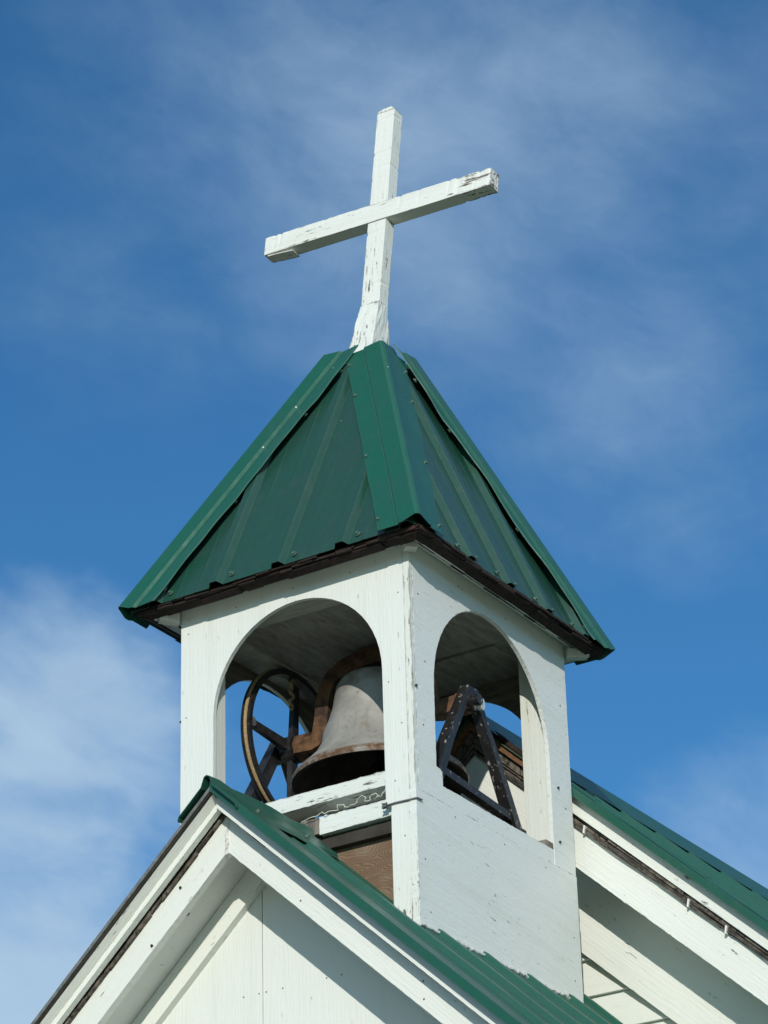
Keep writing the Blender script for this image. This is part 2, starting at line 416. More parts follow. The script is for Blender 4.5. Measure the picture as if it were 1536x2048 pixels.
# right arched wall (faces +x): upper panel with the arch, lower panel, sill board
rc, rw, rh, rz = .654, .486, .498, 1.112
rp = [(.0225, .598), (.0225, 1.735), (TD, 1.735), (TD, .598), (1.1405, .598)] + arch(rc, rw, rh, rz)[::-1] + [(.166, .745), (.196, .742), (.212, .732), (.214, .598)]
rw_o = part('arched_wall', rough_board(B(), rp, 'x', 1.181, 1.2, j=.0012), M_side, tower, 'right wall with streaky horizontal grain and an arch')
part('sill_board', rough_board(B(), [(.2165, .598), (.2165, .672), (1.1365, .668), (1.1365, .598)], 'x', 1.167, 1.1985, j=.0015), M_side, tower)
part('lower_panel', rough_board(B(), [(-.003, -.02), (-.003, .595), (TD+.001, .595), (TD+.001, -.02)], 'x', 1.168, 1.2015, j=.0012), M_side, tower)
part('end_block', box(B(), (1.15, 1.075, .672), (1.196, 1.139, .70)), M_graywood, tower)
# left arched wall
lp = [(.032, .598), (.032, 1.735), (TD, 1.735), (TD, .598), (1.14, .598), (1.14, rz)] + arch(rc, rw, rh, rz)[::-1][1:] + [(.168, .67), (1.135, .67), (1.135, .2), (TD-.001, .2), (TD-.001, -.3), (.032, -.3)]
lpz = [(.032, -.3), (.032, 1.735), (TD, 1.735), (TD, -.3)]
def holed(bm, outer, inner_arch, sill, ax, a, b):
    """wall panel with an arched opening that has a sill (made of a U below and an arch above)"""
    y0, y1, z0, z1 = outer; L, Rr = inner_arch[0][0], inner_arch[-1][0]
    prism(bm, [(y0, sill), (y0, z1), (y1, z1), (y1, sill), (Rr, sill)] + inner_arch[::-1] + [(L, sill)], ax, a, b)
    prism(bm, [(y0, z0), (y0, sill-.002), (y1, sill-.002), (y1, z0)], ax, a, b)
    return bm
ar = arch(rc, rw, rh-.025, rz)
lw_o = part('arched_wall', holed(B(), (.032, TD, -.3, 1.735), ar, .67, 'x', .001, .02), M_side, tower, 'left wall with an arch')
ab = arch(ac, aw, ah-.03, az)
bw_o = part('arched_wall', holed(B(), (.031, 1.168, -.3, 1.735), ab, .67, 'y', TD-.02, TD-.002), M_front, tower, 'back wall with an arch')

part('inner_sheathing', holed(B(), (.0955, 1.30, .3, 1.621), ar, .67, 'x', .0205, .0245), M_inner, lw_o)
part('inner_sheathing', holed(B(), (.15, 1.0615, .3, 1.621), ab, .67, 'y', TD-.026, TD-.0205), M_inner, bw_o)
bm = B(); rough_board(bm, [(1.1695, -.36), (1.1695, 1.735), (1.1995, 1.735), (1.1995, -.36)], 'y', -.003, .0215, j=.0016); part('corner_strip', bm, M_corner, tower, 'corner strip with cracked paint')
for nm, a, b in (('corner_post', (.022, .0225, -.3), (.1715, .095, 1.622)), ('corner_post', (1.062, .0225, -.3), (1.1805, .16, 1.622)),
                 ('corner_post', (1.062, 1.1415, -.3), (1.1805, 1.302, 1.622)), ('corner_post', (.022, 1.1415, -.3), (.15, 1.302, 1.622))):
    part(nm, box(B(), a, b), M_back, tower)
for a, b in (((.172, .024, 1.56), (1.0615, .0, 1.6)),): pass
# louvre boards and bare plywood in the front opening
def louver(z0, z1, x0, x1, y0, y1, mat, lab):
    bm = B(); rough_board(bm, [(x0, z0), (x0, z1), (x1, z1+.004), (x1, z0+.006)], 'y', y0, y1, j=.0009, chip=.04)
    return part('louver_board', bm, mat, tower, lab)
louver(.652, .718, .174, 1.053, .034, .16, M_bar, 'upper white board with chipped paint')
louver(.512, .590, .70, 1.075, .030, .15, M_bar, 'lower white board with a broken left end')
louver(.514, .588, .174, .698, .034, .15, M_graywood, 'bare grey wood at the broken end')
part('shade_strip', box(B(), (.17, .06, .455), (1.078, .13, .511)), M_dark, tower)  # dark strip standing in for the shade below the lower louver
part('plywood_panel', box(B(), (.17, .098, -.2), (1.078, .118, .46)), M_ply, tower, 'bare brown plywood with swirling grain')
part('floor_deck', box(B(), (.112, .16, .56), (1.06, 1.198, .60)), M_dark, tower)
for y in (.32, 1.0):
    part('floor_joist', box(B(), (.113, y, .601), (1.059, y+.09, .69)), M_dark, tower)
# ceiling
part('ceiling_panel', box(B(), (.0215, .0225, 1.6225), (1.180, .928, 1.64)), M_ceil, tower)
part('ceiling_panel', box(B(), (.0215, .932, 1.6225), (1.180, 1.303, 1.64)), M_ceil, tower)
part('ceiling_trim', box(B(), (.172, .0225, 1.612), (1.061, .152, 1.6222)), M_trimc, tower)
part('ceiling_trim', box(B(), (.0225, .153, 1.6115), (.17, .927, 1.6222)), M_trimc, tower)
part('ceiling_trim', box(B(), (.0225, .929, 1.611), (1.061, 1.0, 1.6221)), M_ceil, tower)

# roof
OV = .150; EZ = 1.714
corners = [Vector((-OV-.018, -OV, EZ)), Vector((TW+OV-.022, -OV, EZ+.006)), Vector((TW+OV-.022, TD+OV, EZ)), Vector((-OV-.018, TD+OV, EZ))]
APEX = Vector((.628, .66, 3.365))
MAJOR = [(-.036, 0), (-.018, .026), (.018, .026), (.036, 0)]
def face_frame(i):
    a, b = corners[i], corners[(i+1) % 4]
    e = (b-a).normalized(); mid = a + e*((APEX-a).dot(e)); t = (APEX-mid); T = t.length; t.normalize()
    n = e.cross(t).normalized()
    return a, b, e, mid, t, T, n
panels = []
for i in range(4):
    a, b, e, mid, t, T, n = face_frame(i)
    s0 = (a-mid).dot(e); s1 = (b-mid).dot(e)
    first = {0: .317+OV, 1: .282+OV, 2: .25, 3: .25}[i]
    prof = [(s0, 0)]
    s = s0+first-.33
    while s < s1+.1:
        for ds, h in MAJOR: prof.append((s+ds, h))
        for k in (1, 2):
            c = s+.33*k/3
            prof += [(c-.012, 0), (c-.005, .0012), (c+.005, .0012), (c+.012, 0)]
        s += .33
    prof.append((0, 0)); prof.append((s1, 0)); 
    def hh(x, P=sorted(q for q in prof if True)):
        return 0
    prof = sorted(q for q in prof if s0 <= q[0] <= s1)
    # drop the artificial zero point when it falls inside a rib
    prof = [q for k, q in enumerate(prof) if not (q[0] == 0 and 0 < k < len(prof)-1 and (prof[k-1][1] > .003 or prof[k+1][1] > .003))]
    bm = B(); lo = []; hi = []
    for s, h in prof:
        tm = min(T*(1-(s/s0 if s < 0 else s/s1)), T*(.80, .845, .84, .82)[i])
        tm = max(tm, 0)
        lo.append(bm.verts.new(mid+e*s-t*.012+n*h)); hi.append(bm.verts.new(mid+e*s+t*tm+n*h*min(1, tm/.05)))
    for k in range(len(prof)-1): bm.faces.new([lo[k], lo[k+1], hi[k+1], hi[k]])
    bmesh.ops.remove_doubles(bm, verts=bm.verts, dist=1e-5)
    geom = bmesh.ops.extrude_face_region(bm, geom=bm.faces[:])
    bmesh.ops.translate(bm, vec=-n*.003, verts=[v for v in geom['geom'] if isinstance(v, bmesh.types.BMVert)])
    p = part('roof_panel', bm, M_green, tower); panels.append(p)
    if i < 2:
        s = s0+first-.33
        while s < s1:
            for ds in (.075, ):
                if s0+.1 < s+ds < s1-.12: screw(p, mid+e*(s+ds)+t*.035+n*.004, n)
            if s0+.1 < s-.075 < s1-.12 and i == 1: screw(p, mid+e*(s-.075)+t*.035+n*.004, n)
            s += .33
for i in range(4):
    P0 = corners[i]
    fa = face_frame(i); fb = face_frame((i-1) % 4)          # face after and before this corner
    n1, n2 = fa[6], fb[6]; hd = (APEX-P0).normalized()
    d1 = (fa[2] - hd*fa[2].dot(hd)).normalized()            # into face i
    d2 = (-fb[2] - hd*(-fb[2]).dot(hd)).normalized()        # into face i-1
    nm = (n1+n2).normalized(); bi = (d1-d2).normalized()
    top = {0: .842, 1: .818, 2: .86, 3: .855}[i]
    L = (APEX-P0).length
    def section(l, lift1, lift2):
        pts = [d2*.162+n2*(.0270+lift2), d2*.160+n2*(.0300+lift2), d2*.066+n2*.0310, d2*.056+n2*.042, d2*.036+n2*.043, nm*.052-bi*.012, nm*.055, nm*.052+bi*.012,
               d1*.036+n1*.043, d1*.056+n1*.042, d1*.066+n1*.0310, d1*.160+n1*(.0300+lift1), d1*.162+n1*(.0270+lift1)]
        out = []
        for v in pts:                       # foot cut level with the eave, head cut nearly level under the cross
            lm = max(l, (-.012-v.z)/hd.z); lm = min(lm, L*top-v.z*.8/hd.z); out.append(P0+hd*lm+v)
        return out
    bm = B(); rings = []
    K = 36
    for k in range(K+1):
        l = -.02 + (L*top+.14)*k/K
        w_ = .0015*math.sin(k*1.3+i) + .002*math.sin(k*.55+2*i)
        gape = .008+.010*abs(math.sin(math.pi*(k/K*top-.05)/.29))
        rings.append([bm.verts.new(q) for q in section(l, max(w_+(gape if i == 0 else 0), -.003), max(w_+(gape if i == 2 else 0), -.003))])
    for a, b in zip(rings, rings[1:]):
        for k in range(len(a)-1): bm.faces.new([a[k], a[k+1], b[k+1], b[k]])
    bmesh.ops.recalc_face_normals(bm, faces=bm.faces)
    geom = bmesh.ops.extrude_face_region(bm, geom=bm.faces[:])
    bmesh.ops.translate(bm, vec=-nm*.003, verts=[v for v in geom['geom'] if isinstance(v, bmesh.types.BMVert)])
    cap_o = part('hip_cap', bm, M_cap, tower, {0: 'left hip cap with a shiny crease near its foot', 1: 'hip cap facing the viewer', 2: 'right hip cap', 3: None}[i])
    for f in (.06, .34, .63, .78):
        o = P0 + hd*L*f
        if i in (1, 2): screw(cap_o, o+d2*.148+n2*.0245, n2)
        if i in (0, 1): screw(cap_o, o+d1*.148+n1*.0245, n1)
# eaves: old shingle butts, red-brown boards, soffit
def ring_pt(off, i, z):
    x = (-off if i in (0, 3) else TW+off); y = (-off if i in (0, 1) else TD+off)
    return Vector((x, y, z))
for i in range(4):
    j = (i+1) % 4
    bm = B()
    for off, z0, z1, inn in ((.146, 1.700, 1.7095, .09), (.139, 1.690, 1.6985, .08)):
        a, b = ring_pt(off, i, 0), ring_pt(off, j, 0); e = (b-a).normalized(); L = (b-a).length; inw = Vector((0,0,1)).cross(e)
        s = .0
        while s < L:
            w = min(random.uniform(.06, .15), L-s)
            k = random.uniform(-.010, .006); dz = random.uniform(-.007, .0015); g_ = .003
            q = [a+e*(s+g_)-inw*k, a+e*(s+w-g_)-inw*(k+random.uniform(-.004, .004)), a+e*(s+w-g_)+inw*inn, a+e*(s+g_)+inw*inn]
            if random.random() > .06: hexa(bm, [v+Vector((0,0,z0+dz)) for v in q], [v+Vector((0,0,z1+dz*.3)) for v in q])
            s += w
    part('eave_shingles', bm, M_shing, tower)
    bm = B(); sft = B()
    a, b = ring_pt(.0, i, 0), ring_pt(.0, j, 0); e = (b-a).normalized(); inw = Vector((0,0,1)).cross(e); L = (b-a).length; q0 = -.128; 
    while q0 < L+.128:
        q1 = min(q0+random.uniform(.07, .38), L+.128); dk = random.uniform(-.011, .004); dz = random.uniform(-.005, .006)
        t0 = q0 if q0 > -.1 else -.128; t1 = q1
        lo = [a+e*t0-inw*(.128+dk)+Vector((0,0,1.684+dz)), a+e*(t1-.002)-inw*(.128+dk*.4)+Vector((0,0,1.684+dz*.5)), a+e*(min(t1, L+.09)-.002)-inw*.09+Vector((0,0,1.668+dz)), a+e*max(t0, -.09)-inw*.09+Vector((0,0,1.668+dz))]
        if lo[2].x*e.x+lo[2].y*e.y - (lo[3].x*e.x+lo[3].y*e.y) > .004: hexa(bm, lo, [Vector((v.x, v.y, 1.6885)) for v in lo])
        q0 = q1
    part('eave_board', bm, M_eave, tower)
    hexa(sft, [ring_pt(.089, i, 1.674), ring_pt(.089, j, 1.674), ring_pt(.003, j, 1.728), ring_pt(.003, i, 1.728)],
              [ring_pt(.089, i, 1.6885), ring_pt(.089, j, 1.6885), ring_pt(.003, j, 1.7345), ring_pt(.003, i, 1.7345)])
    part('soffit', sft, M_soffit, tower)
    # white hip block tucked under each corner of the eave
    c = ring_pt(.0, i, 0); d = (ring_pt(1, i, 0)-c).normalized(); s = Vector((0,0,1)).cross(d)
    r0 = .006 if i == 1 else .01; r1 = {1: .062, 2: .115, 0: .10, 3: .10}[i]
    hw = .026
    lo = [c+d*r0-s*hw, c+d*r1-s*hw, c+d*r1+s*hw, c+d*r0+s*hw]
    zz = {1: (1.672, 1.668), 2: (1.655, 1.668), 0: (1.655, 1.668), 3: (1.655, 1.668)}[i]
    bm = B(); hexa(bm, [lo[0]+Vector((0,0,zz[0])), lo[1]+Vector((0,0,zz[1])), lo[2]+Vector((0,0,zz[1])), lo[3]+Vector((0,0,zz[0]))], [q+Vector((0,0,1.70)) for q in lo])
    part('hip_block', bm, M_back, tower)
# loose red-brown shingle pieces at the near corner
bm = B(); box(bm, (TW+.130, -.132, 1.691), (TW+.1465, .03, 1.709)); part('corner_piece', bm, M_redwood, tower)
bm = B(); box(bm, (TW-.06, -.1475, 1.691), (TW+.125, -.131, 1.709)); part('corner_piece', bm, M_redwood, tower)
for x, z in ((.03, .3), (.15, .35), (.03, .75), (.15, .8), (.03, 1.2), (.04, 1.6), (.3, 1.66), (.6, 1.67), (.9, 1.66), (1.14, 1.5), (1.08, 1.1), (1.14, .9), (1.14, .4), (1.1, .65)):
    bm = B(); tube(bm, [(x, .0005, z), (x, -.002, z)], .003, 6); part('nail', bm, M_nail, tower)
for y, z in ((.06, 1.5), (.10, 1.2), (.07, .9), (.4, 1.665), (.8, 1.66), (1.26, 1.4), (1.26, .9), (.3, .56), (.7, .56), (1.05, .56), (1.27, .3), (1.26, .1), (.05, .3), (.08, .08), (.6, .3)):
    bm = B(); tube(bm, [(1.2, y, z), (1.2035, y, z)], .003, 6); part('nail', bm, M_nail, tower)
# sealant where the tower meets the porch roof
PX, PM, PZ = .67, .92, .488            # porch ridge x, slope, metal height at the ridge
def zroof(x): return PZ-PM*abs(x-PX)
bm = B(); pts = []
for k in range(90):
    y = -.01+1.32*k/89
    pts.append((1.204+random.uniform(-.001, .003), y, zroof(1.2)+.003+random.uniform(-.003, .006)))
tube(bm, pts, .008, 6); part('sealant_bead', bm, M_caulk, tower, smooth=True)
# small nails
for x, y, z, nrm in ((1.201, 1.20, .98, (1,0,0)), (1.2015, .02, 1.06, (1,0,0)), (-.0, .004, 1.19, (-1,0,0)), (1.201, 1.19, .72, (1,0,0))):
    bm = B(); n = Vector(nrm); s = n.orthogonal(); 
    tube(bm, [Vector((x,y,z))-n*.002, Vector((x,y,z))+n*.006], .006, 8); part('nail', bm, M_iron, tower)

# ------------------------------------------------------------------ cross on the roof
cross = thing('cross', 'weathered white wooden cross leaning slightly on top of the green pyramid roof', 'cross', (.6125, .66, 3.12))
XL = Matrix.Rotation(R(2.6), 4, 'Y') @ Matrix.Rotation(R(-5.4), 4, 'X')
cross.rotation_euler = XL.to_euler()
o_ = LOC['cross']
def cpart(name, bm, mat, **k): return part(name, bm, mat, cross, **k)
CW, CT = .052, .036       # half width, half thickness of the timber
zt, zc, ah_ = 1.448, .832, .052
def ccoord(x, y, z): return (o_.x+x, o_.y+y, o_.z+z)
def timber(bm, a, b, u, v, hu, hv, n, j, chips):
    """square timber from a to b; arrises shaken, chips bitten out"""
    a, b, u, v = Vector(a), Vector(b), Vector(u), Vector(v); rings = []
    for k in range(n+1):
        t = k/n; ring = []
        for su, sv in ((-1,-1),(1,-1),(1,1),(-1,1)):
            d = random.uniform(0, j); c = chips(t, su, sv)
            if random.random() < c: d += random.uniform(.001, .0045)
            ring.append(bm.verts.new(a+(b-a)*t+u*su*(hu-d)+v*sv*(hv-d*.7)))
        rings.append(ring)
    for p, q in zip(rings, rings[1:]):
        for k in range(4): bm.faces.new([p[k], p[(k+1) % 4], q[(k+1) % 4], q[k]])
    bm.faces.new(rings[0][::-1]); bm.faces.new(rings[-1])
    return bm
bm = B()
timber(bm, ccoord(0,0,.30), ccoord(0,0,zc-ah_-.001), (1,0,0), (0,1,0), CW, CT, 30, .0006, lambda t, a, b: .03)
timber(bm, ccoord(0,.002,zc+ah_+.001), ccoord(0,.002,zt), (1,0,0), (0,1,0), CW-.001, CT, 40, .0006, lambda t, a, b: .04)
post = cpart('post', bm, M_cross)
tp = B(); hexa(tp, [ccoord(*q) for q in ((-CW,-CT,zt-.001),(CW,-CT,zt-.001),(CW,CT,zt-.001),(-CW,CT,zt-.001))],
                   [ccoord(*q) for q in ((-.030,-CT+.004,zt+.022),(.030,-CT+.004,zt+.022),(.030,CT-.004,zt+.022),(-.030,CT-.004,zt+.022))])
cpart('post_tip', tp, M_foot)
bm = B(); timber(bm, ccoord(-.668,0,zc+.012), ccoord(.642,0,zc-.002), (0,0,1), (0,1,0), ah_, CT+.001, 84, .0006, lambda t, a, b: .02+ (.35 if t > .84 else 0) + (.12 if t < .06 else 0) + (.05 if a > 0 else 0))
cpart('arm', bm, M_arm)
bm = B(); timber(bm, ccoord(-.650,.002,zc-ah_+.008), ccoord(-.50,.002,zc-ah_-.004), (0,0,1), (0,1,0), .004, CT-.004, 8, .001, lambda t,a,b: .1); cpart('arm_patch', bm, M_arm)
bm = B(); hexa(bm, [ccoord(*q) for q in ((-.082,-.085,-.02),(.062,-.085,-.02),(.062,.085,-.02),(-.082,.085,-.02))],
                   [ccoord(*q) for q in ((-CW-.001,-CT-.001,.298),(CW+.001,-CT-.001,.298),(CW+.001,CT+.001,.298),(-CW-.001,CT+.001,.298))])
bmesh.ops.subdivide_edges(bm, edges=bm.edges[:], cuts=5, use_grid_fill=True)
for v in bm.verts: v.co += Vector((random.uniform(-1,1), random.uniform(-1,1), 0))*.0022
cpart('foot', bm, M_foot, label='flared foot with cracked peeling paint')

# ------------------------------------------------------------------ bell, wheel and stands
BX, BY, AZ = .612, .65, 1.235            # bell axis, axle height
bell = thing('church_bell', 'large grey cast bell with a rusty yoke and black wheel hanging in the tower', 'bell', (BX, BY, .964))
prof_o = [(.390,.942),(.395,.954),(.380,.980),(.336,1.02),(.290,1.07),(.257,1.13),(.246,1.19),(.223,1.25),(.205,1.31),(.195,1.37),(.186,1.42),(.165,1.455),(.12,1.475),(0,1.48)]
prof_i = [(0,1.455),(.09,1.452),(.14,1.435),(.165,1.40),(.175,1.35),(.19,1.28),(.225,1.19),(.27,1.10),(.315,1.03),(.368,.947),(.390,.942)]
lift = lambda P: [(r, z+.022*(1-(z-.942)/.54)) for r, z in P]
prof_o, prof_i = lift(prof_o), lift(prof_i)
bm = lathe(B(), prof_o, (BX, BY, 0), seg=96); bb = part('bell_body', bm, M_bell, bell, smooth=True)
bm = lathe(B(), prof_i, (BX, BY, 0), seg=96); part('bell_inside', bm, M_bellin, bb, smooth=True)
bm = B(); tube(bm, [(BX,BY,1.47),(BX,BY,1.05)], .016, 10); lathe(bm, [(0,.93),(.035,.945),(.055,.99),(.04,1.04),(.015,1.07),(0,1.08)], (BX,BY,0), seg=20); part('clapper', bm, M_iron, bell, smooth=True)
half = [(-.42,1.226),(-.325,1.220),(-.30,1.226),(-.278,1.262),(-.268,1.33),(-.262,1.40),(-.245,1.46),(-.205,1.512),(-.14,1.545),(-.06,1.558),(0,1.56)]
path = [(BX+x, BY-.02, z) for x, z in half] + [(BX-x*(1.15 if x < -.4 else 1), BY-.02, z) for x, z in half[::-1][1:]]
bm = sweep(B(), path, .072, .078, taper=[.95,.95,1,1.05,1,.98,1,1.05,1.1,1.12,1.12]+[1.12,1.1,1.05,1,.98,1,1.05,1,.95,.95])
yoke = part('yoke', bm, M_rust, bell, smooth=False, bev=.008)
for x0, x1, r_ in ((-.425, -.365, .062), (.425, .475, .055)): part('yoke_collar', tube(B(), [(BX+x0,BY,AZ),(BX+x1,BY,AZ)], r_, 8), M_rust, yoke)
for x0, x1 in ((.05, .19), (1.06, 1.14)): part('axle', tube(B(), [(x0,BY,AZ),(x1,BY,AZ)], .026, 12), M_iron, yoke, smooth=True)
# wheel on the left end of the yoke
WX, WR = .150, .372
wheel = part('wheel', lathe(B(), [(WR-.022,-.022),(WR+.004,-.024),(WR+.004,-.014),(WR-.010,-.010),(WR-.010,.010),(WR+.004,.014),(WR+.004,.024),(WR-.022,.022)], (WX, BY, AZ), 'x', 96, closed=True), M_iron, bell, smooth=True)
wa = [R(a) for a in (86, 176, 266, 356)]
for a in wa:
    d = Vector((0, math.cos(a), math.sin(a))); c = Vector((WX, BY, AZ))
    part('spoke', sweep(B(), [c+d*.04, c+d*(WR-.018)], .040, .024, side=Vector((1,0,0)), taper=[1.15,.9]), M_iron, wheel, bev=.004)
    bm = B(); tube(bm, [c+d*(WR-.035)+Vector((-.02,0,0)), c+d*(WR-.035)+Vector((.02,0,0))], .022, 12); part('spoke_joint', bm, M_wire, wheel, smooth=True)
bm = B(); tube(bm, [(WX-.035,BY,AZ),(WX+.028,BY,AZ)], .066, 16); part('hub', bm, M_iron, wheel, smooth=False)
# rope lying in the wheel groove and hanging down inside
rope = thing('bell_rope', 'tan twisted rope running round the black bell wheel', 'rope', (WX, BY-WR, .62))
pts = []
for k in range(60):
    a = R(112+ (205-112)*k/59); pts.append((WX, BY+(WR+.002)*math.cos(a), AZ+(WR+.002)*math.sin(a)))
a = R(205); t = Vector((0, -math.sin(a), math.cos(a))); e = Vector(pts[-1])
for k in range(1, 26): 
    a = R(205+k*1.9); pts.append((WX+.0004*k, BY+(WR+.002)*math.cos(a), AZ+(WR+.002)*math.sin(a)))
for k in range(1, 12): pts.append((WX+.012+.002*k, pts[-1][1]+.002, pts[-1][2]-.02))
bm = B(); tube(bm, pts, .0085, 8); part('rope_strand', bm, M_rope, rope, smooth=True)
bm = B(); q = Vector((WX+.01, BY-.02, AZ+WR-.03))
tube(bm, [q+Vector((.006*math.sin(k*1.1), .012*math.cos(k*1.7), -.012*k)) for k in range(14)], .008, 6); part('rope_knot', bm, M_rope, rope, smooth=True)

def stand(x, label, foot, top, legs, off=.02, zb=.125, wd=.052, mt=None):
    mt = mt or M_iron
    t = thing('bell_stand', label, 'bell stand', (x, BY, foot), 'iron stands that carry the bell')
    for (y1, bend) in legs:
        sg = -1 if y1 < BY else 1
        p = [(x, BY+sg*off, top), (x, (BY+sg*off+y1)/2+bend, foot+(top-foot)*.5), (x, y1, foot)]
        part('leg', sweep(B(), p, wd, .05, side=Vector((1,0,0)), taper=[.85,1,1.1]), mt, t, bev=.005)
    zc_ = foot+zb
    f = (top-zc_)/(top-foot)
    y0 = BY-off+(legs[0][0]-BY+off)*f*.97+.005; y1 = BY+off+(legs[1][0]-BY-off)*f*.97-.005
    part('crossbar', sweep(B(), [(x, y0, zc_+.02), (x, y1, zc_-.02)], .034, .04, side=Vector((1,0,0))), mt, t, bev=.004)
    bm = B(); tube(bm, [(x-.03, BY, AZ), (x+.03, BY, AZ)], .05, 14); box(bm, (x-.024, BY-.045, AZ+.02), (x+.024, BY+.045, AZ+.062)); part('bearing', bm, mt, t)
    for y in (legs[0][0], legs[1][0]):
        bm = B(); box(bm, (x-.05, y-.06, foot-.012), (x+.05, y+.06, foot)); part('foot_plate', bm, M_iron, t)
    return t
stand(1.085, 'black iron A-shaped bell stand by the right arch', .705, AZ+.06, [(.305, -.018), (1.015, .008)], zb=.10, wd=.044, mt=M_flake)
stand(.082, 'black iron bell stand beside the bell wheel', .705, AZ+.03, [(.275, .0), (1.03, .0)], off=.025, zb=.06, wd=.066)
bm = B(); tube(bm, [(1.11, BY+.03, AZ-.01), (1.135, BY+.035, AZ-.012)], .026, 14)
bpy.data.objects  # (bolt belongs to the right stand)
bolt = part('white_bolt_cap', bm, M_clip, [o for o in COL.objects if o.name.startswith('bell_stand') and o['label'].endswith('right arch')][0])

# wires on the tower
w = thing('tie_wire', 'dark wire tied round the near corner post of the tower', 'wire', (1.1, 0, .548))
bm = B(); tube(bm, [(1.058,-.006,.548),(1.10,-.006,.551),(1.16,-.006,.549),(1.206,-.007,.548),(1.208,.03,.55)], .0042, 6)
tube(bm, [(1.05+.012*math.sin(k*2.1), -.008+.006*math.cos(k*1.7), .548+.011*math.sin(k*1.3+1)) for k in range(26)], .0035, 5)
part('wire_strand', bm, M_wire, w, smooth=True)
cl = thing('light_cord', 'thin pale cord tangled along the chipped white louver board', 'cord', (.8, .02, .60))
rc_ = random.Random(11)
key = [(.62,.58),(.66,.590),(.70,.592),(.725,.606),(.742,.594),(.775,.598),(.80,.594),(.806,.613),(.83,.617),(.838,.600),(.872,.597),(.905,.601),(.90,.619),(.928,.626),(.948,.612),(.94,.600),(.968,.602),(.962,.616),(.990,.628),(1.005,.611),(.985,.603),(1.022,.606),(1.036,.625),(1.048,.652),(1.046,.69)]
pts = []
for (xa, z_a), (xb, zb_) in zip(key, key[1:]):
    for t in (0, .5): pts.append((xa+(xb-xa)*t+rc_.uniform(-.003,.003), .016+rc_.uniform(-.009,.004), z_a+(zb_-z_a)*t+rc_.uniform(-.003,.003)))
bm = B(); tube(bm, pts, .0021, 5); part('cord_strand', bm, M_cord, cl, smooth=True)

# ------------------------------------------------------------------ gabled buildings
def rake(bm, xr, z0, m, side, L, y0, y1, top, bot, l0=0.0):
    """board following a roof slope in the plane of the gable, plumb cut at both ends"""
    p = [(xr+side*l0, z0+top-m*l0), (xr+side*L, z0+top-m*L), (xr+side*L, z0+bot-m*L), (xr+side*l0, z0+bot-m*l0)]
    return prism(bm, p, 'y', y0, y1)
def rough_rake(bm, xr, z0, m, side, L, y0, y1, top, bot, j=.002, chip=.03):
    p = [(xr, z0+top), (xr+side*L, z0+top-m*L), (xr+side*L, z0+bot-m*L), (xr, z0+bot)]
    if side < 0: p = p[::-1]
    return rough_board(bm, p, 'y', y0, y1, j=j, chip=chip)
def ribbed(bm, xr, z0, m, side, L, ys, ye, first, pitch, l0=0.0, gauge=.003):
    """ribbed sheet metal, ribs running down the slope"""
    nz = 1/math.sqrt(1+m*m); nrm = Vector((side*m*nz, 0, nz))
    prof = [(ys, 0)]; y = first
    while y < ye:
        for d, h in ((-.036,0),(-.018,.021),(.018,.021),(.036,0)): prof.append((y+d, h))
        for k in (1, 2):
            c = y+pitch*k/3; prof += [(c-.014,0),(c-.006,.005),(c+.006,.005),(c+.014,0)]
        y += pitch
    prof.append((ye, 0)); prof = sorted(q for q in prof if ys <= q[0] <= ye)
    n = 10
    rows = []
    for i in range(n+1):
        l = l0+(L-l0)*i/n
        rows.append([bm.verts.new(Vector((xr+side*l, yy, z0-m*l))+nrm*(h+.0015*math.sin(i*1.9+yy*7))) for yy, h in prof])
    for a, b in zip(rows, rows[1:]):
        for k in range(len(prof)-1): bm.faces.new([a[k], a[k+1], b[k+1], b[k]])
    bmesh.ops.recalc_face_normals(bm, faces=bm.faces)
    geom = bmesh.ops.extrude_face_region(bm, geom=bm.faces[:])
    bmesh.ops.translate(bm, vec=-nrm*gauge, verts=[v for v in geom['geom'] if isinstance(v, bmesh.types.BMVert)])
    return bm
def shingle_strip(bm, xr, z0, m, side, L, y0, y1, top, bot, step=.11):
    l = 0.0
    while l < L:
        w_ = random.uniform(.05, step*1.6); e = min(l+w_, L)
        dt, db, dy = random.uniform(-.004, .002), random.uniform(-.006, .008), random.uniform(-.008, .006)
        rake(bm, xr, z0, m, side, e-.003, y0+dy, y1, top+dt, bot+db, l0=l)
        l = e
    return bm

